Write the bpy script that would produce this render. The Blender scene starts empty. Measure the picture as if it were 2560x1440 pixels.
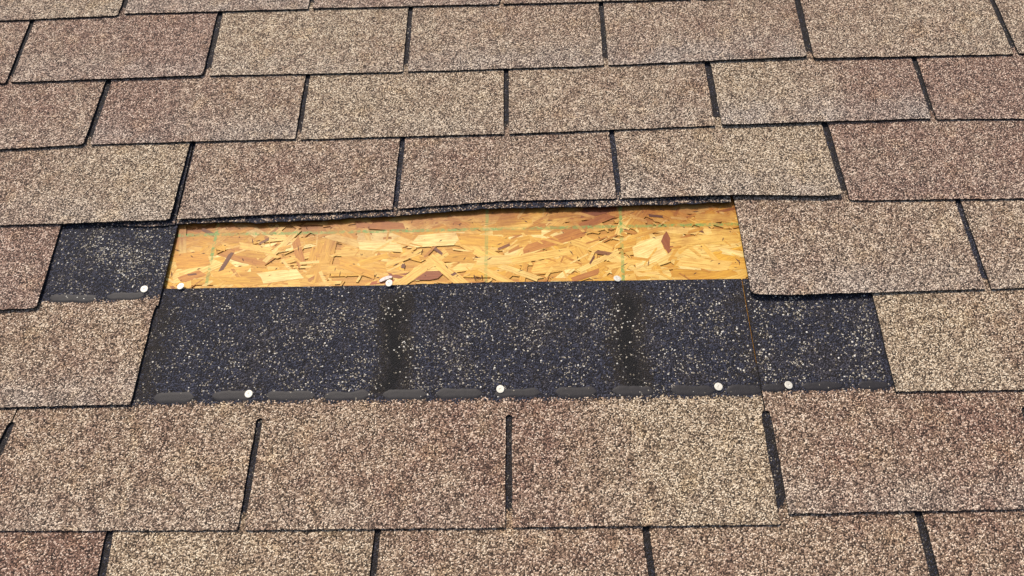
import bpy, bmesh, math, random
from mathutils import Vector, Matrix, noise
R = math.radians
random.seed(7)
scene = bpy.context.scene
COL = scene.collection

# ------------------------------------------------------------------ camera
SLOPE = Matrix.Rotation(R(23.0), 4, 'X')          # the roof climbs away from the viewer; everything is laid out on it
ZREF = 0.010                                      # mean height of the shingle surface above the wood
CAM_P = Vector((0.46613, -0.07468, 0.80393 + ZREF))
CAM_R = (Matrix.Rotation(-0.01185, 3, 'Z') @ Matrix.Rotation(0.02836, 3, 'Y') @ Matrix.Rotation(0.41616, 3, 'X'))
FPX = 1700.0                                      # focal length in photograph pixels (2560 wide)
cd = bpy.data.cameras.new('camera'); cam = bpy.data.objects.new('camera', cd); COL.objects.link(cam)
cam.matrix_world = SLOPE @ Matrix.Translation(CAM_P) @ CAM_R.to_4x4()
cd.sensor_width = 36.0; cd.lens = FPX / 2560.0 * 36.0
cd.clip_start = 0.01; cd.clip_end = 2000.0
cd.dof.use_dof = True; cd.dof.focus_distance = 0.87; cd.dof.aperture_fstop = 8.0
scene.camera = cam

# ------------------------------------------------------------------ sky, sun, exposure
SUN_L = Vector((-0.33, 0.62, 0.80)).normalized()  # towards the sun, in roof axes
SUN_W = (SLOPE.to_3x3() @ SUN_L).normalized()
world = bpy.data.worlds.new('World'); scene.world = world; world.use_nodes = True
wn = world.node_tree.nodes; wl = world.node_tree.links
sky = wn.new('ShaderNodeTexSky'); sky.sky_type = 'NISHITA'; sky.sun_disc = False
sky.sun_elevation = math.asin(SUN_W.z)
sky.sun_rotation = math.atan2(SUN_W.x, SUN_W.y)
sky.air_density = 1.0; sky.dust_density = 4.0; sky.ozone_density = 1.0
bg = wn['Background']; bg.inputs[1].default_value = 0.115
wl.new(sky.outputs[0], bg.inputs[0])
sd = bpy.data.lights.new('sun', 'SUN'); sun = bpy.data.objects.new('sun', sd); COL.objects.link(sun)
sd.energy = 3.4; sd.angle = R(9.0); sd.color = (1.0, 0.91, 0.78)
sun.rotation_euler = (-SUN_W).to_track_quat('-Z', 'Y').to_euler()
scene.view_settings.view_transform = 'Standard'; scene.view_settings.look = 'None'
scene.view_settings.gamma = 1.0; scene.view_settings.exposure = 0.18
scene.render.engine = 'CYCLES'
scene.cycles.max_bounces = 5; scene.cycles.diffuse_bounces = 3

# ------------------------------------------------------------------ helpers
def at(px, py, z=ZREF):
    """photograph pixel -> point on the roof plane at height z (roof axes)"""
    d = CAM_R @ Vector(((px - 1280.0) / FPX, -(py - 720.0) / FPX, -1.0))
    t = (z - CAM_P.z) / d.z
    return CAM_P + t * d

def lerp(a, b, t): return a + (b - a) * t
def clamp(x, a=0.0, b=1.0): return max(a, min(b, x))
def sstep(a, b, x):
    t = clamp((x - a) / (b - a)); return t * t * (3 - 2 * t)
def poly(pts):
    """piecewise linear function from a list of (u, v), straight on beyond the ends"""
    pts = sorted(pts)
    def f(u):
        if len(pts) == 1: return pts[0][1]
        for i in range(len(pts) - 1):
            if u <= pts[i + 1][0] or i == len(pts) - 2:
                (a, b), (c, d) = pts[i], pts[i + 1]
                if u < a or u > c:
                    s = (pts[-1][1] - pts[0][1]) / max(1e-6, pts[-1][0] - pts[0][0])
                    s = clamp(s, -0.03, 0.03)
                    return (pts[0][1] + (u - pts[0][0]) * s) if u < a else (pts[-1][1] + (u - pts[-1][0]) * s)
                return b + (d - b) * (u - a) / (c - a)
    return f
def linepx(pts, z=ZREF): return poly([(at(x, y, z).x, at(x, y, z).y) for x, y in pts])

def obj(name, verts, faces, mats, parent=None, loc=(0, 0, 0), face_mat=None, attrs=None, smooth=False, uvscale=True):
    """one mesh object; verts are in roof axes and get re-centred on loc; UV = roof position in metres"""
    loc = Vector(loc)
    me = bpy.data.meshes.new(name)
    me.from_pydata([tuple(Vector(v) - loc) for v in verts], [], faces)
    for m in mats: me.materials.append(m)
    if face_mat: me.polygons.foreach_set('material_index', face_mat)
    uv = me.uv_layers.new(name='roof')
    li = [0] * len(me.loops); me.loops.foreach_get('vertex_index', li)
    flat = []
    for i in li: flat += [verts[i][0], verts[i][1]]
    uv.data.foreach_set('uv', flat)
    if attrs:
        for k, vals in attrs.items():
            a = me.attributes.new(k, 'FLOAT', 'POINT'); a.data.foreach_set('value', vals)
    if smooth: me.polygons.foreach_set('use_smooth', [True] * len(me.polygons))
    me.update()
    o = bpy.data.objects.new(name, me); COL.objects.link(o)
    if parent is not None:
        o.parent = parent
        o.location = loc - Vector(parent.get('_org', (0, 0, 0)))
    else:
        o.location = loc
    o['_org'] = tuple(loc)
    return o
def tag(o, label=None, cat=None, group=None, kind=None):
    if label: o['label'] = label
    if cat: o['category'] = cat
    if group: o['group'] = group
    if kind: o['kind'] = kind
    return o

# ------------------------------------------------------------------ materials
class NT:
    def __init__(s, name):
        s.m = bpy.data.materials.new(name); s.m.use_nodes = True
        s.t = s.m.node_tree; s.n = s.t.nodes; s.b = s.n['Principled BSDF']
    def new(s, typ, **kw):
        n = s.n.new(typ)
        for k, v in kw.items(): setattr(n, k, v)
        return n
    def put(s, a, sock):
        if hasattr(a, 'is_output') or isinstance(a, bpy.types.NodeSocket): s.t.links.new(a, sock)
        else: sock.default_value = a
    def math(s, op, a, b=0.0, c=None, cl=False):
        n = s.new('ShaderNodeMath', operation=op, use_clamp=cl); s.put(a, n.inputs[0]); s.put(b, n.inputs[1])
        if c is not None: s.put(c, n.inputs[2])
        return n.outputs[0]
    def mix(s, f, a, b, mode='MIX'):
        n = s.new('ShaderNodeMix', data_type='RGBA', blend_type=mode); n.clamp_factor = True
        s.put(f, n.inputs[0]); s.put(a, n.inputs[6]); s.put(b, n.inputs[7]); return n.outputs[2]
    def rng(s, v, a, b, c=0.0, d=1.0, smooth=False):
        n = s.new('ShaderNodeMapRange'); n.clamp = True
        if smooth: n.interpolation_type = 'SMOOTHSTEP'
        s.put(v, n.inputs[0]); n.inputs[1].default_value = a; n.inputs[2].default_value = b
        n.inputs[3].default_value = c; n.inputs[4].default_value = d; return n.outputs[0]
    def ramp(s, v, stops, interp='LINEAR'):
        n = s.new('ShaderNodeValToRGB'); r = n.color_ramp; r.interpolation = interp
        while len(r.elements) < len(stops): r.elements.new(0.5)
        for e, (p, c) in zip(r.elements, stops): e.position = p; e.color = (*c, 1)
        s.put(v, n.inputs[0]); return n.outputs[0]
    def uv(s):
        return s.new('ShaderNodeUVMap', uv_map='roof').outputs[0]
    def attr(s, k): return s.new('ShaderNodeAttribute', attribute_name=k).outputs['Fac']
    def noise(s, v, sc, det=3.0, rough=0.6, dim='2D'):
        n = s.new('ShaderNodeTexNoise', noise_dimensions=dim); s.put(v, n.inputs['Vector'])
        n.inputs['Scale'].default_value = sc; n.inputs['Detail'].default_value = det
        n.inputs['Roughness'].default_value = rough; return n.outputs['Fac']
    def voro(s, v, sc, feat='F1', dim='2D'):
        n = s.new('ShaderNodeTexVoronoi', voronoi_dimensions=dim, feature=feat); s.put(v, n.inputs['Vector'])
        n.inputs['Scale'].default_value = sc; return n
    def bump(s, h, st, dist):
        n = s.new('ShaderNodeBump'); n.inputs['Strength'].default_value = st; n.inputs['Distance'].default_value = dist
        s.put(h, n.inputs['Height']); return n.outputs[0]
    def sep(s, c):
        n = s.new('ShaderNodeSeparateColor'); s.put(c, n.inputs[0]); return n.outputs
    def sepv(s, c):
        n = s.new('ShaderNodeSeparateXYZ'); s.put(c, n.inputs[0]); return n.outputs
    def set(s, **kw):
        for k, v in kw.items(): s.put(v, s.b.inputs[k.replace('_', ' ')])
        return s.m

def mat_granule():
    t = NT('mineral_granules'); uv = t.uv()
    v = t.voro(uv, 660.0); rnd = t.sep(v.outputs['Color']); d = v.outputs['Distance']
    low = t.noise(uv, 14.0, 3.0); mid = t.noise(uv, 60.0, 3.0)
    tone = t.math('MULTIPLY_ADD', t.attr('tone'), 1.5, -.22)
    tone = t.math('ADD', tone, t.math('MULTIPLY', t.math('SUBTRACT', low, 0.5), 0.9))
    tone = t.math('ADD', tone, t.math('MULTIPLY', t.math('SUBTRACT', mid, 0.5), 0.7), cl=True)
    r = t.math('ADD', rnd[0], t.math('MULTIPLY', t.math('SUBTRACT', mid, 0.5), 0.40), cl=True)
    beige = t.ramp(r, [(0.03, (.050, .036, .025)), (.25, (.165, .120, .082)), (.50, (.36, .275, .195)), (.75, (.57, .455, .335)), (.97, (.88, .77, .62))])
    brown = t.ramp(r, [(0.03, (.034, .021, .017)), (.27, (.115, .066, .051)), (.55, (.25, .150, .116)), (.80, (.42, .275, .218)), (.97, (.78, .62, .53))])
    col = t.mix(tone, brown, beige)
    grey = t.ramp(r, [(0.04, (.055, .047, .046)), (.28, (.17, .145, .138)), (.60, (.38, .325, .30)), (.96, (.80, .71, .64))])
    gm = t.math('MULTIPLY', t.attr('grey'), t.rng(low, .30, .62, .35, 1.0), cl=True)
    col = t.mix(gm, col, grey)
    bl = t.noise(uv, 42.0, 4.0, .7)
    col = t.mix(t.rng(bl, .57, .70, 0, .55), col, t.mix(1.0, col, (.60, .54, .56, 1), 'MULTIPLY'))
    yl = t.noise(uv, 24.0, 3.0, .6)
    col = t.mix(t.rng(yl, .56, .70, 0, .3), col, t.mix(1.0, col, (1.08, .98, .74, 1), 'MULTIPLY'))
    col = t.mix(1.0, col, (.99, .955, .89, 1), 'MULTIPLY')
    black = t.ramp(r, [(0.1, (.006, .006, .010)), (.6, (.023, .025, .042)), (.9, (.060, .064, .098))])
    black = t.mix(t.rng(t.noise(uv, 20.0, 4.0, .65), .50, .70, 0, .6), black, t.mix(1.0, black, (1.7, 1.4, 1.0, 1), 'MULTIPLY'))
    wc = t.math('GREATER_THAN', rnd[1], t.rng(low, .3, .7, .992, .945))
    black = t.mix(wc, black, (.42, .37, .30, 1))
    # edge of the tan coating: ragged, granule by granule
    e = t.math('ADD', t.attr('tan'), t.math('MULTIPLY', t.math('SUBTRACT', mid, 0.5), 0.012))
    e = t.math('ADD', e, t.math('MULTIPLY', t.math('SUBTRACT', rnd[2], 0.5), 0.007))
    col = t.mix(t.math('GREATER_THAN', e, 0.0), black, col)
    # asphalt between the granules
    gap = t.rng(d, .48, .74, 0.0, .82)
    col = t.mix(gap, col, (.018, .013, .010, 1))
    # washed-in dirt along the old slots; on covered strips, painted slot shade
    sa = t.attr('stain_shade')
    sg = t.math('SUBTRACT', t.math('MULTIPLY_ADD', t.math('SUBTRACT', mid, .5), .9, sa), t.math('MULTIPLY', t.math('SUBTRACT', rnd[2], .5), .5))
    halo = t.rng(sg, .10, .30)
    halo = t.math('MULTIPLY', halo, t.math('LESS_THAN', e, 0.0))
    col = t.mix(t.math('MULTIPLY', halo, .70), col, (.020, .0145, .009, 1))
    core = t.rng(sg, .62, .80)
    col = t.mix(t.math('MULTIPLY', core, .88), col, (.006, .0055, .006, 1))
    h = t.math('SUBTRACT', t.math('MULTIPLY', rnd[1], .7), d)
    nrm = t.bump(h, 0.8, 0.0013)
    return t.set(Base_Color=col, Roughness=.82, Normal=nrm, Specular_IOR_Level=.35)

def mat_plain(name, col, rough, bump=0.0, sc=400.0, metal=0.0, var=.3):
    t = NT(name)
    co = t.new('ShaderNodeTexCoord').outputs['Object']
    n = t.noise(co, sc, 4.0, .6, '3D')
    c = t.mix(t.rng(n, .3, .7), tuple(x * (1 - var) for x in col) + (1,), tuple(min(1, x * (1 + var)) for x in col) + (1,))
    kw = dict(Base_Color=c, Roughness=rough, Metallic=metal)
    if bump: kw['Normal'] = t.bump(n, bump, .001)
    return t.set(**kw)

CHALK_H = [at(x, y, 0) for x, y in ((440, 588), (820, 580), (1215, 571), (1555, 563), (1845, 560))]
CHALK_V = [(at(545, 560, 0), at(515, 715, 0), 1.0), (at(1218, 520, 0), at(1214, 700, 0), .75), (at(1550, 510, 0), at(1558, 690, 0), 1.15)]
def mat_wood(name, strand):
    t = NT(name); uv = t.uv(); x, y, _ = t.sepv(uv)
    oc = t.new('ShaderNodeTexCoord').outputs['Object']
    mp = t.new('ShaderNodeMapping'); t.put(oc, mp.inputs[0]); mp.inputs['Scale'].default_value = (9, 130, 9)
    oi = t.new('ShaderNodeObjectInfo')
    add = t.new('ShaderNodeVectorMath', operation='ADD'); t.put(mp.outputs[0], add.inputs[0])
    cmb = t.new('ShaderNodeCombineXYZ'); t.put(t.math('MULTIPLY', oi.outputs['Random'], 90.), cmb.inputs[0]); t.put(cmb.outputs[0], add.inputs[1])
    g = t.noise(add.outputs[0], 4.0, 4.0, .65, '3D')
    if strand == 'flake':
        base = t.ramp(t.new('ShaderNodeNewGeometry').outputs['Random Per Island'], [(0, (.40, .16, .04)), (.12, (.62, .32, .06)), (.45, (.74, .45, .12)), (.75, (.80, .55, .22)), (1, (.86, .66, .36))])
    else: base = oi.outputs['Color'] if strand else (.60, .33, .08, 1)
    dark = t.mix(1.0, base, (.68, .52, .38, 1), 'MULTIPLY')
    col = t.mix(1.0, t.mix(t.rng(g, .34, .62), dark, base), t.mix(t.noise(uv, 55.0, 5.0, .7), (1.0, 1.0, .68, 1), (.86, .78, .45, 1)), 'MULTIPLY')
    # water staining seeped in from the upper edge, with overhang shade painted in
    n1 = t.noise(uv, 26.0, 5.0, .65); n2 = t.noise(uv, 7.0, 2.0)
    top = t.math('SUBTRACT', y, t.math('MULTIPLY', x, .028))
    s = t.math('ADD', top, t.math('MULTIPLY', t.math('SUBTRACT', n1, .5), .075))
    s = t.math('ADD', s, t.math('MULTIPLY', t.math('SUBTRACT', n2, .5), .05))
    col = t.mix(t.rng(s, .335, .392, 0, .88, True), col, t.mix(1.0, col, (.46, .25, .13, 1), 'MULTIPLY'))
    # fine dark fibre lines and specks
    mp2 = t.new('ShaderNodeMapping'); t.put(uv, mp2.inputs[0]); mp2.inputs['Scale'].default_value = (45, 170, 1); mp2.inputs['Rotation'].default_value = (0, 0, .25)
    ns = t.noise(mp2.outputs[0], 3.0, 2.0, .5)
    col = t.mix(t.rng(ns, .69, .80, 0, .6), col, (.22, .085, .03, 1))
    # chalk lines snapped on the board
    cn = t.noise(uv, 160.0, 4.0, .7); cl = t.noise(uv, 22.0, 2.0)
    def line(dist, w, k):
        return t.math('MULTIPLY', t.math('MULTIPLY', t.rng(dist, w * .45, w, 1, 0, True), t.rng(cn, .36, .62)), t.rng(cl, .25, .6, .35 * k, k), cl=True)
    a, b = CHALK_H[0], CHALK_H[-1]; sl = (b.y - a.y) / (b.x - a.x)
    m = line(t.math('ABSOLUTE', t.math('SUBTRACT', t.math('SUBTRACT', y, a.y), t.math('MULTIPLY', t.math('SUBTRACT', x, a.x), sl))), .0032, 1.15)
    for p, q, k in CHALK_V:
        sl = (q.x - p.x) / (q.y - p.y)
        m = t.math('MAXIMUM', m, line(t.math('ABSOLUTE', t.math('SUBTRACT', t.math('SUBTRACT', x, p.x), t.math('MULTIPLY', t.math('SUBTRACT', y, p.y), sl))), .0030, 1.15 * k))
    col = t.mix(m, col, (.17, .27, .06, 1))
    return t.set(Base_Color=col, Roughness=.55, Normal=t.bump(g, .25, .0006), Specular_IOR_Level=.4)

def mat_grain_loose():
    t = NT('loose_granule'); g = t.new('ShaderNodeNewGeometry')
    c = t.ramp(g.outputs['Random Per Island'], [(0, (.12, .10, .07)), (.4, (.30, .26, .20)), (.75, (.52, .47, .38)), (1, (.80, .77, .70))])
    return t.set(Base_Color=c, Roughness=.7)

M_GRAN = mat_granule()
M_ASPH = mat_plain('asphalt_edge', (.014, .013, .014), .8, .6, 900.)
M_SEAL = mat_plain('sealant', (.0125, .0100, .0122), .66, .3, 160.)
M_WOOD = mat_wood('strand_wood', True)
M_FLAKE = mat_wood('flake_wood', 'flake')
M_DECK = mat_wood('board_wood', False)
M_LOOSE = mat_grain_loose()
M_ZINC = mat_plain('galvanized_nail', (.64, .61, .53), .5, .2, 500., .25, .16)
M_RUST = mat_plain('rusty_wire', (.16, .085, .05), .6, .2, 600., .5)
M_CHIP = mat_plain('pale_splinter', (.72, .60, .55), .7, .2, 300.)
M_DARKWOOD = mat_plain('dark_fibre', (.10, .035, .016), .75, .2, 500.)

# ------------------------------------------------------------------ the roof
TAB = 0.3048; EXPO = 0.13015; LEN = 0.312; TH = 0.0025; SLOT = 0.0078
roof = bpy.data.objects.new('roof', None); COL.objects.link(roof); roof.matrix_world = SLOPE
roof['_org'] = (0.0, 0.0, 0.0)
tag(roof, 'sloping roof of brown three-tab asphalt shingles with a patch torn away', 'roof')

OFFS = {6: -.1740, 5: -.32029, 4: -.16688, 3: -.01524, 2: -.16816, 1: -.01494, 0: .13819, -1: -.01476}
DV = {6: -.0028, 5: -.0052, 4: .0039, 3: .0043, 2: .0046, 1: .0050, 0: -.0098, -1: -.006}
# measured slots per course: index -> (x_top, y_top, x_bottom, y_bottom) in photograph pixels
CUT = {
 6: {0: (312, 0, 302, 35), 1: (779, 0, 775, 22), 2: (1257, -5, 1252, 8)},
 5: {0: (75, 55, 20, 205), 1: (547, 32, 515, 188), 2: (1025, 20, 1013, 178), 3: (1503, 5, 1515, 160), 4: (1996, 0, 2026, 143), 5: (2485, 0, 2540, 130)},
 4: {0: (268, 200, 217, 360), 1: (768, 188, 744, 345), 2: (1265, 175, 1266, 332), 3: (1770, 155, 1796, 312), 4: (2288, 143, 2336, 297)},
 3: {0: (478, 360, 434, 550), 1: (1005, 350, 988, 520), 2: (1530, 328, 1548, 492), 3: (2065, 308, 2115, 495)},
 2: {0: (155, 565, 100, 770), 3: (1830, 500, 1868, 735), 4: (2400, 503, 2472, 722)},
 1: {0: (400, 730, 335, 1010), 3: (2175, 735, 2230, 977)},
 0: {-1: (38, 1022, 0, 1110), 0: (647, 1045, 602, 1320), 1: (1272, 1035, 1272, 1318), 2: (1908, 985, 1958, 1283), 3: (2556, 990, 2640, 1275)},
 -1: {0: (270, 1330, 250, 1440), 1: (943, 1322, 930, 1440), 2: (1615, 1315, 1630, 1440), 3: (2300, 1280, 2340, 1440)},
}
# lower edge of each tab: index of its left slot -> photograph points
EDGE = {
 6: {-1: [(0, 50), (295, 38)], 0: [(310, 33), (770, 21)], 1: [(780, 20), (1248, 9)], 2: [(1258, 9), (1700, -3)]},
 5: {-1: [(-200, 213), (15, 207)], 0: [(30, 205), (495, 189)], 1: [(525, 188), (1008, 179)], 2: [(1020, 178), (1508, 163)], 3: [(1522, 162), (2012, 142)], 4: [(2033, 146), (2535, 134)], 5: [(2545, 134), (2900, 124)]},
 4: {-1: [(0, 373), (205, 362)], 0: [(230, 360), (735, 346)], 1: [(752, 347), (1260, 334)], 2: [(1272, 334), (1787, 313)], 3: [(1803, 313), (2325, 295)], 4: [(2343, 297), (2700, 293)]},
 3: {-1: [(0, 563), (420, 551)], 0: [(442, 549), (700, 535), (980, 523)], 1: [(995, 521), (1245, 502), (1540, 495)], 2: [(1555, 495), (1830, 489), (2050, 491), (2108, 487)], 3: [(2122, 500), (2560, 495)]},
 2: {-1: [(0, 775), (90, 770)], 3: [(1872, 731), (1900, 736), (1960, 738), (2170, 731), (2460, 722)], 4: [(2482, 722), (2700, 716)]},
 1: {-1: [(0, 1018), (330, 1010)], 3: [(2232, 978), (2560, 974)]},
 0: {-2: [(-300, 1332), (-60, 1328)], -1: [(-20, 1327), (595, 1325)], 0: [(610, 1325), (1265, 1319)], 1: [(1280, 1318), (1945, 1311)], 2: [(1972, 1284), (2620, 1271)], 3: [(2660, 1271), (3000, 1262)]},
}
# index of one shingle end (joint) per course; shingles are three tabs long
JOINT = {6: 0, 5: 1, 4: 0, 3: 0, 2: 0, 1: 0, 0: 2, -1: 0}
# colour drops of the granules: tone at the tab's left and right end (0 red-brown .. 1 straw) and greyness of its lower part
TONE = {
 6: {-1: (.35, .8, .2), 0: (.35, .4, .5), 1: (.3, .3, .3), 2: (.4, .4, .3), 3: (.4, .4, .3)},
 5: {-1: (.35, .3, .2), 0: (.30, .02, .35), 1: (.75, .70, .35), 2: (.55, .50, .55), 3: (.45, .45, .75), 4: (.55, .65, .15), 5: (.6, .6, .2)},
 4: {-1: (.15, .35, .2), 0: (.10, .55, .55), 1: (.78, .70, .25), 2: (.65, .55, .25), 3: (.85, .10, .85), 4: (.10, .10, .15)},
 3: {-1: (.40, .85, .45), 0: (.40, .40, .40), 1: (.35, .45, .35), 2: (.55, .95, .45), 3: (.20, .20, .15)},
 2: {-1: (.08, .12, .15), 3: (.50, .55, .55), 4: (.55, .55, .3)},
 1: {-1: (.45, .50, .70), 3: (.90, .30, .15)},
 0: {-2: (.5, .5, .2), -1: (.45, .55, .30), 0: (.50, .30, .20), 1: (.25, 1.1, .12), 2: (.40, .25, .45), 3: (.3, .3, .2)},
 -1: {-1: (.10, .10, .1), 0: (.75, .65, .1), 1: (.50, .45, .1), 2: (.50, .40, .1), 3: (.35, .35, .1)},
}
LIFT = {  # (course, tab): extra height of lower left / lower right corner, metres
 (3, 2): (.0005, .0055), (2, 3): (.0022, .0004), (3, -1): (.000, .0025), (5, 0): (.0006, .0018), (3, 0): (.0015, .0005),
 (5, 3): (.0004, .002), (4, 3): (.0022, .0008), (2, -1): (.0002, .002), (0, 2): (.0016, .0004), (5, 4): (.0016, .0003), (4, -1): (.0003, .0014)}
ROUND = {(5, 0): (0, .010), (4, -1): (0, .010), (2, -1): (0, .008), (2, 3): (.007, .003), (3, -1): (0, .007), (6, -1): (0, .009), (3, 2): (.002, .006), (4, 3): (.004, .002), (5, 4): (.006, .002), (3, 3): (.006, 0)}

def course_bottom(k, n):
    e = EDGE.get(k, {})
    if n in e: return linepx(e[n], ZREF)
    v0 = k * EXPO + DV.get(k, 0.0)
    if e:
        allp = [(at(x, y).x, at(x, y).y) for q in e.values() for x, y in q]
        f = poly([min(allp), max(allp)]); return f
    return lambda u, v0=v0: v0 - 0.02 * (u - .45) * .35
def cutline(k, n):
    """centre of slot n of course k as a function u(v), and the height of its upper end"""
    c = CUT.get(k, {})
    if n in c:
        a, b = at(c[n][0], c[n][1]), at(c[n][2], c[n][3])
        return lambda v, a=a, b=b: b.x + (a.x - b.x) * (v - b.y) / (a.y - b.y)
    off = OFFS[k] if k in OFFS else (OFFS[5] if k % 2 else OFFS[4])
    if k < -1: off = .13819 if k % 2 == 0 else -.01476
    if k > 6: off = -.32029 if k % 2 else -.1740
    return lambda v, u=off + n * TAB: u

COURSES = list(range(-3, 9))
def tabs_range(k): return range(-4, 8)

def zbase(vl): return 2.7 * TH * (1.0 - vl / LEN)

def sheet(name, parent, uL, uR, vB, vT, vref, nx, rows, lift, tone, grey, tanf, stain_shade_f=None, fillet=0.0, jit=0.0005, rnd=(0, 0), loc=None, thick=TH, mats=None):
    """closed slab on the roof between four edge curves"""
    rnk = random.Random(hash((name, round(vref, 4), round(uL(vref), 3))) & 0xffff)
    top = []; A = {'tone': [], 'grey': [], 'tan': [], 'stain_shade': []}
    nr = len(rows)
    ph = rnk.uniform(0, 90)
    for j, r in enumerate(rows):
        for i in range(nx + 1):
            s = i / nx
            um = lerp(uL(vref), uR(vref), s); v = lerp(vB(um), vT(um), r)
            a, b = uL(v), uR(v)
            if fillet:
                dt = vT(um) - v; hw = SLOT / 2
                for sd_, fl_ in enumerate(fillet):
                    if dt < fl_:
                        q = hw * (1 - math.sqrt(max(0, 1 - (1 - dt / fl_) ** 2)))
                        if sd_ == 0: a -= q * (.86 if fl_ > hw + 1e-6 else 1)
                        else: b += q * (.86 if fl_ > hw + 1e-6 else 1)
            u = lerp(a, b, s); v = lerp(vB(u), vT(u), r)
            # rounded lower corners
            if rnd[0] and u - a < rnd[0] and j == 0: v += rnd[0] * .55 * (1 - (u - a) / rnd[0]) ** 2
            if rnd[1] and b - u < rnd[1] and j == 0: v += rnd[1] * .55 * (1 - (b - u) / rnd[1]) ** 2
            if j == 0: v += rnk.uniform(-jit, jit) + .0007 * noise.noise((u * 25 + ph, 3.1, vref * 7))
            if (i == 0 or i == nx) and 0 < j < nr - 1: u += rnk.uniform(-jit, jit)
            vl = v - vref
            w = (1 - clamp(r)) ** 1.6
            z = zbase(vl) + thick + w * lerp(lift[0], lift[1], sstep(0, 1, s)) + .0004 * w * noise.noise((u * 9 + ph, v * 9, 0))
            if lift[1] > .004: z += .0015 * w * math.sin(s * 5.2)
            top.append((u, v, z))
            A['tone'].append(lerp(tone[0], tone[1], sstep(0.05, .95, s)))
            A['grey'].append(clamp((.14 if vref > .2 else 0.0) + grey * sstep(.55, .02, r)))
            A['tan'].append(tanf(u) - v if tanf else 1.0)
            A['stain_shade'].append(stain_shade_f(u, v) if stain_shade_f else 0.0)
    n = len(top); verts = top + [(x, y, z - thick) for x, y, z in top]
    for k in A: A[k] = A[k] * 2
    F = []; FM = []
    ix = lambda i, j: j * (nx + 1) + i
    for j in range(nr - 1):
        for i in range(nx):
            F.append((ix(i, j), ix(i + 1, j), ix(i + 1, j + 1), ix(i, j + 1))); FM.append(0)
            F.append((n + ix(i, j), n + ix(i, j + 1), n + ix(i + 1, j + 1), n + ix(i + 1, j))); FM.append(1)
    loop = [ix(i, 0) for i in range(nx + 1)] + [ix(nx, j) for j in range(1, nr)] + [ix(i, nr - 1) for i in range(nx - 1, -1, -1)] + [ix(0, j) for j in range(nr - 2, 0, -1)]
    for a, b in zip(loop, loop[1:] + loop[:1]):
        F.append((a, n + a, n + b, b)); FM.append(1)
    um = .5 * (uL(vref) + uR(vref)); c = (um, .5 * (vB(um) + vT(um)), 0.0)
    return obj(name, verts, F, mats or [M_GRAN, M_ASPH], parent, c, FM, A)

# lines measured on the bare patch
G_TOP = linepx([(410, 722), (975, 713), (1215, 706), (1860, 697)], TH)
G_TAN = linepx([(335, 1012), (650, 1003), (1270, 997), (1905, 988)], ZREF)
G_TAN_R = linepx([(1910, 978), (2230, 970)], ZREF)
F_TAN = linepx([(105, 753), (300, 748), (400, 738)], ZREF)
STREAK = [(at(985, 850).x, 1.0), (at(1572, 850).x, 1.0), (at(385, 850).x, .35), (at(1880, 850).x, .2)]
def streaks(u, v):
    s = 0.0
    for c, k in STREAK:
        c += .004 * math.sin(v * 60 + c * 9)
        d = abs(u - c)
        s = max(s, k * (.62 * sstep(.032, .012, d) + .38 * sstep(.010, .004, d)))
    return s * sstep(.292, .262, v) * sstep(0, .012, v - G_TAN(u))

def next_bottom(k, u):
    n0 = int(math.floor((u - (OFFS.get(k + 1, -.32 if (k + 1) % 2 else -.17))) / TAB))
    return course_bottom(k + 1, n0)(u)

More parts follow.
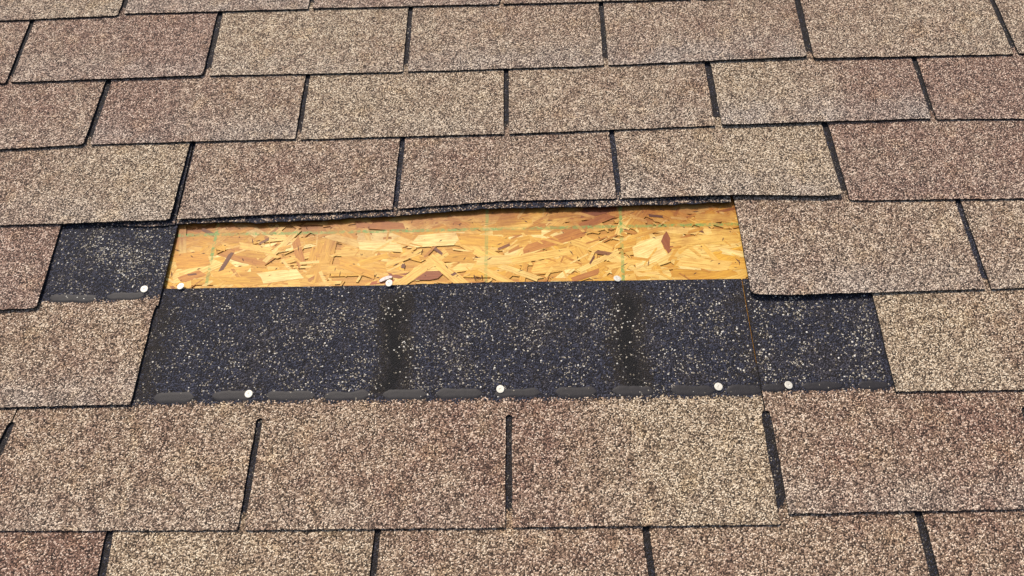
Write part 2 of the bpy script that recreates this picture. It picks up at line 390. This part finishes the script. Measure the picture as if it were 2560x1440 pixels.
VIS_U = (-.50, 1.36)
exposed = {}
for k in COURSES:
    jn = JOINT.get(k, 0)
    ns = list(tabs_range(k))
    for n0 in ns:
        if (n0 - jn) % 3: continue
        if k in (1, 2) and n0 == 0: continue                     # the two shingles that blew off
        kk = [n0, n0 + 1, n0 + 2]
        vref = k * EXPO + DV.get(k, 0.0)
        uA = cutline(k, n0)(vref); uB = cutline(k, n0 + 3)(vref)
        if uB < -1.15 or uA > 2.05: continue
        inview = -1 <= k <= 6 and uB > VIS_U[0] and uA < VIS_U[1]
        special = (k == 0 and n0 in (-1, 2)) or (k == 1 and n0 in (-3, 3))
        # top of the slots
        if k == 0:
            vS = lambda u: at(960, 1040).y - .004 * (u - .4)
        else:
            vS = lambda u, k=k: next_bottom(k, u) + .0035
        if k == 0: tanf = G_TAN if n0 == -1 else (G_TAN_R if n0 == 2 else (lambda u: G_TAN(-.13)))
        elif k == 1 and n0 == -3: tanf = F_TAN
        elif k == -1: tanf = lambda u: next_bottom(-1, u) + .0185
        else: tanf = lambda u, k=k: next_bottom(k, u) + .015
        vTop = G_TOP if (k == 0 and n0 == -1) else (lambda u, v=vref + LEN: v)
        if k == 0 and n0 == 2: vTop = G_TOP
        cl, cr = cutline(k, n0), cutline(k, n0 + 3)
        uL = lambda v, f=cl: f(v) + .0008
        uR = lambda v, f=cr: f(v) - .0008
        nx = 220 if special else (60 if inview else 6)
        rows = [j / 26 for j in range(27)] if special else ([0, .06, .12, .2, .5, 1] if inview else [0, .15, 1])
        tt = TONE.get(k, {})
        tavg = tt.get(n0 + 1, (.5, .5, .2))
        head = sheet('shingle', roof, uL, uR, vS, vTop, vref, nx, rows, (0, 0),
                     (tt.get(n0, tavg)[0], tt.get(n0 + 2, tavg)[1]), 0.0, tanf, streaks if special and k == 0 else (None if special else (lambda u, v: .34)), jit=0.0)  # covered strips get an even darkening in place of shade inside the slots
        if special: exposed[(k, n0)] = head
        # the tone of the strip above the slots follows the tabs below it
        me = head.data; to = me.attributes['tone'].data
        for vi, vv in enumerate(me.vertices):
            u = vv.co.x + head['_org'][0]
            for n in kk:
                a, b = cutline(k, n)(vref), cutline(k, n + 1)(vref)
                if a <= u <= b:
                    tn = tt.get(n, (.5, .5, .2)); to[vi].value = lerp(tn[0], tn[1], sstep(.05, .95, (u - a) / (b - a)))
        for n in kk:
            c0, c1 = cutline(k, n), cutline(k, n + 1)
            h0 = SLOT / 2; h1 = SLOT / 2
            if n == n0: h0 += .0010
            if n == n0 + 2: h1 += .0010
            if k == 0 and n == 2: h0 = .0062
            tL = lambda v, f=c0, h=h0: f(v) + h
            tR = lambda v, f=c1, h=h1: f(v) - h
            mid = .5 * (c0(vref) + c1(vref))
            near = inview and mid > VIS_U[0] - .1 and mid < VIS_U[1] + .1
            rs = [0, .03, .07, .14, .25, .38, .52, .66, .8, .9, .945, .965, .98, .992, 1] if near else [0, .3, 1]
            tn = tt.get(n, (random.uniform(.1, .8), random.uniform(.2, .8), random.uniform(.1, .5)))
            lf = LIFT.get((k, n), (random.uniform(0, .0006), random.uniform(0, .0006)))
            sheet('tab', head, tL, tR, course_bottom(k, n), vS, vref, 76 if near else 6, rs, lf, tn[:2], tn[2], None,
                  fillet=(.013 if n == n0 else SLOT / 2, .013 if n == n0 + 2 else SLOT / 2), rnd=tuple(.6 * q for q in ROUND.get((k, n), (random.choice((0, .003)), random.choice((0, .003))))) if near else (0, 0), jit=.0005 if near else 0)

def ztop(k, v):
    vref = k * EXPO + DV.get(k, 0.0)
    return zbase(v - vref) + TH

# ------------------------------------------------------------------ sealant dabs on the bare strips
def sealant(parent, x0, x1, yc, hh, k):
    """a flattened bead of tar, photograph pixels"""
    p0 = at(x0, yc[0]); p1 = at(x1, yc[1]); N = 26; rows = 6
    L = p1.x - p0.x; ph = random.uniform(0, 50)
    verts = []; F = []
    for i in range(N + 1):
        s = i / N; u = lerp(p0.x, p1.x, s); vc = lerp(p0.y, p1.y, s) + .0012 * noise.noise((u * 40 + ph, 0, 0))
        e = min(s, 1 - s) * L
        w = hh * (clamp(e / (hh * 1.1)) ** .5) * (1 + .35 * noise.noise((u * 60 + ph, 5, 0)) + .2 * noise.noise((u * 170 + ph, 9, 0))) + 1e-5
        for j in range(rows + 1):
            r = j / rows * 2 - 1; v = vc + r * w
            dome = (1 - r ** 6) * (clamp(e / .008) ** .5)
            z = ztop(k, v) + .0002 + .00035 * dome
            if abs(r) == 1: z = ztop(k, v) - .0004
            verts.append((u, v, z))
    for i in range(N):
        for j in range(rows):
            a = i * (rows + 1) + j; F.append((a, a + rows + 1, a + rows + 2, a + 1))
    um = .5 * (p0.x + p1.x)
    return obj('sealant_strip', verts, F, [M_SEAL], parent, (um, .5 * (p0.y + p1.y), 0), None, None, True)
HG = exposed[(0, -1)]; HR = exposed[(0, 2)]; HF = exposed[(1, -3)]
for x0, x1, y0, y1, h in [(383, 478, 993, 991, .0066), (530, 628, 987, 987, .0062), (664, 782, 987, 986, .0060), (812, 920, 988, 985, .0056),
                          (958, 1062, 984, 983, .0060), (1092, 1202, 982, 981, .0058), (1240, 1348, 981, 979, .0052), (1392, 1490, 978, 977, .0062),
                          (1535, 1632, 975, 975, .0060), (1682, 1785, 974, 974, .0062), (1820, 1902, 974, 973, .0066)]:
    sealant(HG, x0 - 4, x1 + 4, (y0, y1), h * 1.2, 0)
for x0, x1, y0, y1 in [(1909, 1966, 968, 966), (2010, 2110, 964, 962), (2150, 2226, 961, 960)]:
    sealant(HR, x0, x1, (y0, y1), .0056, 0)
for x0, x1, y0, y1 in [(118, 236, 743, 743), (262, 356, 739, 735)]:
    sealant(HF, x0, x1, (y0, y1), .0062, 1)

# ------------------------------------------------------------------ pale stray granules on the black strips
def granules(parent, k, inside, box, count, seed):
    rg = random.Random(seed); verts = []; F = []; made = 0; tries = 0
    while made < count and tries < count * 30:
        tries += 1
        u = rg.uniform(box[0], box[1]); v = rg.uniform(box[2], box[3])
        d = inside(u, v)
        d *= clamp(.30 + 1.5 * (noise.noise((u * 22, v * 22, seed)) + .5 * noise.noise((u * 60, v * 60, seed + 5))) , .12, 1)
        if rg.random() > d: continue
        r = rg.choice((.0005, .0006, .0007, .0008, .0008, .0010, .0010, .0012, .0014)); z = ztop(k, v) + r * .25
        th = rg.uniform(0, 6.28); el = rg.uniform(.65, 1.1); b = len(verts)
        for q in range(5):
            an = th + q * 1.2566 + rg.uniform(-.25, .25); rr = r * rg.uniform(.75, 1.15)
            x, y = math.cos(an) * rr, math.sin(an) * rr * el
            verts.append((u + x, v + y, z + rg.uniform(-.1, .15) * r))
        verts.append((u + rg.uniform(-.3, .3) * r, v + rg.uniform(-.3, .3) * r, z + r * .55))
        verts.append((u, v, z - r * .5))
        for q in range(5):
            F.append((b + q, b + (q + 1) % 5, b + 5)); F.append((b + (q + 1) % 5, b + q, b + 6))
        made += 1
    c = (.5 * (box[0] + box[1]), .5 * (box[2] + box[3]), 0)
    return tag(obj('stray_granules', verts, F, [M_LOOSE], parent, c), 'pale stray mineral granules stuck to the black strip', kind='stuff')
gl = cutline(0, -1); gr = cutline(0, 2); fl = cutline(1, 0); fr = cutline(1, 3); el_ = cutline(2, 0); er = cutline(2, 3)
def in_G(u, v):
    if u < fl(v) + .002 or u > gr(v) - .003 or v < G_TAN(u) + .001 or v > G_TOP(u) - .002: return 0
    d = .30 + .70 * sstep(.285, .245, v)
    if v < G_TAN(u) + .014: d *= .35
    return d
def in_R(u, v):
    if u < gr(v) + .003 or u > fr(v) - .002 or v < G_TAN_R(u) + .002: return 0
    return 1.0 if v > G_TAN_R(u) + .012 else .25
def in_F(u, v):
    if u < el_(v) + .003 or u > fl(v) - .002 or v < F_TAN(u) + .001 or v > F_TAN(u) + .115: return 0
    return 1.0 if v > F_TAN(u) + .012 else .35
granules(HG, 0, in_G, (-.06, .86, .12, .31), 2900, 3)
granules(HR, 0, in_R, (.70, 1.0, .12, .29), 900, 4)
granules(HF, 1, in_F, (-.22, .03, .24, .42), 950, 5)

# ------------------------------------------------------------------ the wood deck and its strands
ZD = -.0016
def box_obj(name, x0, x1, y0, y1, z0, z1, m, parent):
    v = [(x, y, z) for z in (z0, z1) for y in (y0, y1) for x in (x0, x1)]
    f = [(0, 2, 3, 1), (4, 5, 7, 6), (0, 1, 5, 4), (2, 6, 7, 3), (0, 4, 6, 2), (1, 3, 7, 5)]
    return obj(name, v, f, [m], parent, (.5 * (x0 + x1), .5 * (y0 + y1), z0))
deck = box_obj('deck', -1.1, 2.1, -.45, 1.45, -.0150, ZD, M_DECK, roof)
tag(deck, 'golden oriented strand board laid bare by the missing shingles')

def ring_of(L, W, rg):
    """outline of a sliced flake: long straight sides, ends cut or split askew"""
    h = W / 2; sk = rg.uniform(-.9, .9) * W
    a, b = rg.uniform(.75, 1.0) * h, rg.uniform(.75, 1.0) * h
    pts = [(-L / 2 - sk * .5, -a), (rg.uniform(-.2, .2) * L, -h * rg.uniform(.85, 1.05)), (L / 2 - sk * .4, -b)]
    if rg.random() < .5: pts.append((L / 2 + rg.uniform(-.1, .06) * L, rg.uniform(-.4, .4) * h))
    pts += [(L / 2 + sk * .5, b), (rg.uniform(-.2, .2) * L, h * rg.uniform(.85, 1.05)), (-L / 2 + sk * .4, a)]
    if rg.random() < .5: pts.append((-L / 2 + rg.uniform(-.06, .1) * L, rg.uniform(-.4, .4) * h))
    return pts
def strand(cx, cy, L, W, ang, col, z, rg):
    ring = ring_of(L, W, rg)
    c, s_ = math.cos(ang), math.sin(ang); N = len(ring)
    me_v = [(x, y, 0) for x, y in ring] + [(x, y, -.0012) for x, y in ring]
    F = [tuple(range(N))] + [(i, i + N, (i + 1) % N + N, (i + 1) % N) for i in range(N)]
    me = bpy.data.meshes.new('strand'); me.from_pydata(me_v, [], F); me.materials.append(M_WOOD)
    uv = me.uv_layers.new(name='roof')
    for l in me.loops:
        x, y, _ = me_v[l.vertex_index]; uv.data[l.index].uv = (cx + x * c - y * s_, cy + x * s_ + y * c)
    me.update()
    o = bpy.data.objects.new('strand', me); COL.objects.link(o); o.parent = deck
    d0 = Vector(deck['_org']); o.location = Vector((cx, cy, z)) - d0; o.rotation_euler = (0, 0, ang); o.color = (*col, 1)
    return o
WOODS = [((.70, .40, .085), 5), ((.74, .45, .12), 6), ((.78, .51, .17), 5), ((.84, .62, .29), 5), ((.90, .74, .46), 2.5), ((.64, .35, .06), 3), ((.72, .42, .07), 5), ((.52, .23, .045), .9), ((.36, .13, .035), .3)]
rs_ = random.Random(21); Z0 = -.00045; zz = Z0; NS = 255; DZ = .0000011
names, wts = [w[0] for w in WOODS], [w[1] for w in WOODS]
for i in range(NS):
    u = rs_.uniform(-.05, .82); v = rs_.uniform(.282, .412) + .012 * u
    col = rs_.choices(names, wts)[0]; g = rs_.uniform(.92, 1.06); col = tuple(min(.9, c * g) for c in col)
    big = 1 - i / NS
    L = rs_.uniform(.025, .065) + .075 * big * rs_.random(); W = rs_.uniform(.005, .013) + .030 * big * rs_.random()
    if col[0] < .45: W *= .6; L *= .6
    ang = rs_.gauss(.05, .36) if rs_.random() < .82 else rs_.uniform(-1.5, 1.5)
    zz += DZ
    strand(u, v, L, W, ang, col, zz, rs_)
RED = (.30, .095, .045); PALE = (.90, .73, .44); ORG = (.52, .22, .05); BARK = (.15, .05, .03); STRAW = (.80, .54, .20)
for px, py, L, W, dg, col in [  # strands one can pick out in the photograph
        (1390, 600, .085, .014, 17, ORG), (1470, 560, .070, .012, 22, ORG), (950, 562, .070, .016, -8, ORG), (1500, 522, .050, .018, 12, (.38, .14, .04)), (800, 540, .06, .012, 8, ORG),
        (1090, 600, .062, .020, 3, PALE), (950, 615, .060, .016, -6, PALE), (1010, 645, .050, .008, 22, STRAW), (700, 690, .055, .018, 6, PALE), (640, 620, .05, .010, -12, STRAW),
        (1010, 688, .040, .010, -3, RED), (1070, 688, .036, .014, 2, RED), (1060, 668, .075, .015, 38, (.80, .54, .20)), (1120, 680, .070, .016, -42, (.82, .56, .21)),
        (1668, 606, .024, .014, -70, RED), (1625, 628, .046, .036, 24, PALE), (1560, 660, .05, .008, 12, STRAW), (1500, 650, .060, .007, 28, (.82, .60, .28)), (1350, 640, .08, .012, 9, (.80, .55, .20)),
        (480, 650, .046, .026, 4, (.68, .35, .06)), (480, 690, .030, .012, 20, (.56, .25, .06)), (890, 672, .055, .012, -22, (.72, .40, .07)), (1200, 600, .060, .018, -6, (.74, .43, .08)), (1740, 600, .07, .012, 5, STRAW),
        (1760, 660, .065, .016, -8, (.82, .57, .24)), (1780, 690, .06, .012, 10, (.68, .38, .07)), (1240, 690, .05, .010, -30, STRAW), (1460, 690, .04, .008, 18, (.46, .19, .06)), (955, 705, .030, .005, 6, (.42, .12, .05)),
        (565, 655, .028, .0062, 68, BARK), (520, 580, .022, .0052, -28, (.26, .11, .04)), (1096, 628, .016, .0042, -40, BARK), (1260, 617, .018, .0045, 24, (.24, .09, .04)), (1508, 632, .020, .006, -12, (.26, .11, .05)),
        (1480, 650, .014, .003, 60, BARK), (660, 603, .014, .004, 30, (.22, .09, .04)), (1750, 577, .012, .003, -25, BARK), (480, 686, .012, .003, 5, BARK), (1008, 665, .006, .005, 80, BARK), (1135, 685, .007, .004, 30, BARK), (1640, 540, .02, .004, -8, BARK)]:
    zz += DZ
    p = at(px, py, 0); strand(p.x, p.y, L, W, R(dg), col, zz, rs_)
ZT = zz
# narrow flakes and shavings pressed in between the strands, too many to pick apart
verts = []; F = []
for i in range(520):
    u = rs_.uniform(-.04, .80); v = rs_.uniform(.286, .410) + .012 * u
    L = rs_.uniform(.006, .032); W = rs_.uniform(.0012, .0055); an = rs_.gauss(.08, .6); c, s_ = math.cos(an), math.sin(an)
    z = rs_.uniform(lerp(Z0, ZT, .45), ZT) + .0000011; ring = ring_of(L, W, rs_); b = len(verts); N = len(ring)
    for dz in (0, -.0010):
        for x, y in ring: verts.append((u + x * c - y * s_, v + x * s_ + y * c, z + dz))
    F.append(tuple(range(b, b + N))); F += [(b + q, b + q + N, b + (q + 1) % N + N, b + (q + 1) % N) for q in range(N)]
tag(obj('wood_flakes', verts, F, [M_FLAKE], deck, (.4, .35, ZT)), 'narrow flakes and shavings pressed into the strand board', kind='stuff')
# dark fibres and specks, too small to pick apart
verts = []; F = []
for i in range(240):
    u = rs_.uniform(-.03, .78); v = rs_.uniform(.29, .405) + .012 * u
    L = rs_.choice((.0008, .001, .0015, .002, .003, .005)); W = min(L * .5, rs_.uniform(.0004, .0009)); an = rs_.gauss(.1, .7); b = len(verts)
    c, s_ = math.cos(an), math.sin(an); z = ZT + .000006
    for x, y, zz_ in ((-L, 0, 0), (0, -W, 0), (L, 0, 0), (0, W, 0), (0, 0, .00012)):
        verts.append((u + x * c - y * s_, v + x * s_ + y * c, z + zz_))
    for q in range(4): F.append((b + q, b + (q + 1) % 4, b + 4))
tag(obj('wood_fibres', verts, F, [M_DARKWOOD], deck, (.4, .35, ZT)), 'small dark fibres and specks scattered on the strand board', kind='stuff')

# ------------------------------------------------------------------ torn remains of the lost shingle under the course above
def torn(upper, lower, z0, z1, label, seed, nx=220, tone=.45, dark=.35, zf=None):
    rg = random.Random(seed)
    up = linepx(upper, ZREF - .003); lo_ = linepx(lower, ZREF - .003); lo = lambda u: lo_(u) - .0020
    x0, x1 = at(*lower[0], ZREF).x, at(*lower[-1], ZREF).x
    top = []; A = {'tone': [], 'grey': [], 'tan': [], 'stain_shade': []}; nr = 5
    for j in range(nr):
        r = j / (nr - 1)
        for i in range(nx + 1):
            u = lerp(x0, x1, i / nx); a = lo(u); b = up(u) + .15; zD = 3 * EXPO + DV[3]
            if j == 0: a += .0019 * noise.noise((u * 55, seed, 0)) + .0012 * noise.noise((u * 190, seed, 3)) + rg.uniform(-.0003, .0003)
            v = lerp(a, b, r ** 3)
            z = lerp(z0, .0028, (v - a) / (b - a)) + .0003 * noise.noise((u * 30, seed, r))
            if v > up(u): z = min(z, zbase(v - zD) - .0003)
            top.append((u, v, z)); A['tone'].append(tone); A['grey'].append(.25)
            A['tan'].append(min(v - lo(u) - .0030 + .0026 * noise.noise((u * 16, seed + 2, 0)), up(u) + .006 - v)); A['stain_shade'].append(0)
    n = len(top); verts = top + [(x, y, z - .0022) for x, y, z in top]
    for k in A: A[k] = A[k] * 2
    F = []; FM = []; ix = lambda i, j: j * (nx + 1) + i
    for j in range(nr - 1):
        for i in range(nx):
            F.append((ix(i, j), ix(i + 1, j), ix(i + 1, j + 1), ix(i, j + 1))); FM.append(0)
            F.append((n + ix(i, j), n + ix(i, j + 1), n + ix(i + 1, j + 1), n + ix(i + 1, j))); FM.append(1)
    loop = [ix(i, 0) for i in range(nx + 1)] + [ix(nx, j) for j in range(1, nr)] + [ix(i, nr - 1) for i in range(nx - 1, -1, -1)] + [ix(0, j) for j in range(nr - 2, 0, -1)]
    for a, b in zip(loop, loop[1:] + loop[:1]): F.append((a, n + a, n + b, b)); FM.append(1)
    um = .5 * (x0 + x1)
    return tag(obj('torn_strip', verts, F, [M_GRAN, M_ASPH], roof, (um, lo(um), 0), FM, A), label)
torn([(435, 552), (700, 535), (985, 521), (1245, 502), (1545, 495), (1830, 490)],
     [(437, 556), (560, 551), (640, 553), (800, 546), (900, 540), (985, 536), (1130, 524), (1250, 516), (1400, 514), (1500, 513), (1600, 508), (1700, 507), (1760, 503), (1829, 501)],
     .0063, .0035, 'narrow torn shingle strip hanging above the bare wood', 3)
torn([(235, 554), (430, 551)], [(238, 560), (300, 559), (360, 563), (410, 560), (433, 557)], .0061, .0035, 'short torn tar strip above the left dark patch', 9, 60, .2)

# ------------------------------------------------------------------ nails, staple, splinter
def lathe(prof, seg=20):
    v = []; f = []
    for r, z in prof:
        for q in range(seg): v.append((r * math.cos(q * 2 * math.pi / seg), r * math.sin(q * 2 * math.pi / seg), z))
    for j in range(len(prof) - 1):
        for q in range(seg):
            a = j * seg + q; b = j * seg + (q + 1) % seg; f.append((a, b, b + seg, a + seg))
    f.append(tuple(range(len(v) - seg, len(v)))); f.append(tuple(range(seg - 1, -1, -1)))
    return v, f
def raw(name, v, f, m, parent, smooth=False):
    me = bpy.data.meshes.new(name); me.from_pydata(v, [], f); me.materials.append(m)
    if smooth: me.polygons.foreach_set('use_smooth', [True] * len(me.polygons))
    o = bpy.data.objects.new(name, me); COL.objects.link(o); o.parent = parent; return o
HEADV = lathe([(.0017, -.0006), (.0042, -.0003), (.00485, .0001), (.0050, .0005), (.0048, .0009), (.0044, .00105), (.0013, .00108), (.0008, .0007)])
SHANKV = lathe([(.0006, -.0150), (.0017, -.0120), (.0017, -.0005)], 10)
def nail(px, py, z, tilt, label, group='galvanized roofing nails'):
    p = at(px, py, z)
    e = bpy.data.objects.new('roofing_nail', None); COL.objects.link(e)
    e.matrix_world = SLOPE @ Matrix.Translation(p) @ Matrix.Rotation(R(tilt[0]), 4, 'X') @ Matrix.Rotation(R(tilt[1]), 4, 'Y') @ Matrix.Rotation(random.uniform(0, 6), 4, 'Z')
    tag(e, label, 'nail', group)
    h = raw('head', HEADV[0], HEADV[1], M_ZINC, e); 
    b = h.data; b.polygons.foreach_set('use_smooth', [False for q in b.polygons])
    raw('shank', SHANKV[0], SHANKV[1], M_ZINC, e, True)
    return e
def hz(px, py, k): return ztop(k, at(px, py).y)
nail(361, 723, hz(361, 723, 1) + .0006, (2, 3), 'flat white nail head on the black patch left of the bare wood')
nail(452, 716, .0045, (-6, -8), 'raised nail at the lower left corner of the bare wood')
nail(973, 708, .0060, (4, -10), 'raised nail beside the pale splinter at the lower edge of bare wood')
nail(1543, 697, .0032, (-14, 12), 'sunken tilted nail under the rightmost green chalk line')
nail(622, 985, hz(622, 985, 0) + .0009, (0, 2), 'leftmost of the three nail heads in the long tar dashes')
nail(1251, 973, hz(1251, 973, 0) + .0009, (2, -1), 'middle one of the three nail heads in the long tar dashes')
nail(1796, 967, hz(1796, 967, 0) + .0009, (-2, 0), 'rightmost of three nail heads, just left of the thin joint')
nail(1971, 963, hz(1971, 963, 0) + .0009, (-3, 6), 'nail head on the small black patch right of the thin joint')

def tube(path, r, seg=8):
    v = []; f = []; n = len(path)
    for i, p in enumerate(path):
        p = Vector(p); t = (Vector(path[min(i + 1, n - 1)]) - Vector(path[max(i - 1, 0)])).normalized()
        a = t.cross(Vector((0, 0, 1)));  a = a.normalized() if a.length > .01 else Vector((1, 0, 0)); b = t.cross(a)
        for q in range(seg):
            an = q * 2 * math.pi / seg; v.append(tuple(p + r * (math.cos(an) * a + math.sin(an) * b)))
    for i in range(n - 1):
        for q in range(seg): f.append((i * seg + q, i * seg + (q + 1) % seg, (i + 1) * seg + (q + 1) % seg, (i + 1) * seg + q))
    f.append(tuple(range(seg - 1, -1, -1))); f.append(tuple(range((n - 1) * seg, n * seg))); return v, f
p = at(1195, 693, 0)
st = [(-.0050, .0034, -.001), (-.0052, .0028, .0008), (-.0050, .0002, .0012), (-.0046, -.0018, .0012), (-.0036, -.0028, .0012), (.0034, -.0034, .0012), (.0046, -.0022, .0012), (.0050, -.0002, .0012), (.0052, .0018, .0010), (.0050, .0028, -.001)]
so = raw('staple', *tube(st, .00065), M_RUST, None, True); so.matrix_world = SLOPE @ Matrix.Translation((p.x, p.y, ZT))
tag(so, 'bent rusty staple lying on the bare wood near its lower edge', 'staple')
p = at(964, 697, .002)
v = []; f = []
outl = [(-.0088, -.0034), (-.0060, -.0042), (-.0010, -.0026), (.0040, -.0006), (.0082, .0010), (.0088, .0034), (.0050, .0046), (.0010, .0036), (-.0036, .0026), (-.0070, -.0004)]
for zz_ in (0, .0009):
    for i, (x, y) in enumerate(outl): v.append((x, y, zz_ + .0022 + .0007 * math.sin(x * 500) + .08 * (x + .009)))
N = len(outl)
f = [tuple(range(N - 1, -1, -1)), tuple(range(N, 2 * N))] + [(i, (i + 1) % N, (i + 1) % N + N, i + N) for i in range(N)]
so = raw('wood_splinter', v, f, M_CHIP, None); so.matrix_world = SLOPE @ Matrix.Translation((p.x, p.y, -.0015))
tag(so, 'pale pinkish splinter lifted beside a raised nail', 'splinter')

for o in bpy.data.objects:
    if '_org' in o: del o['_org']
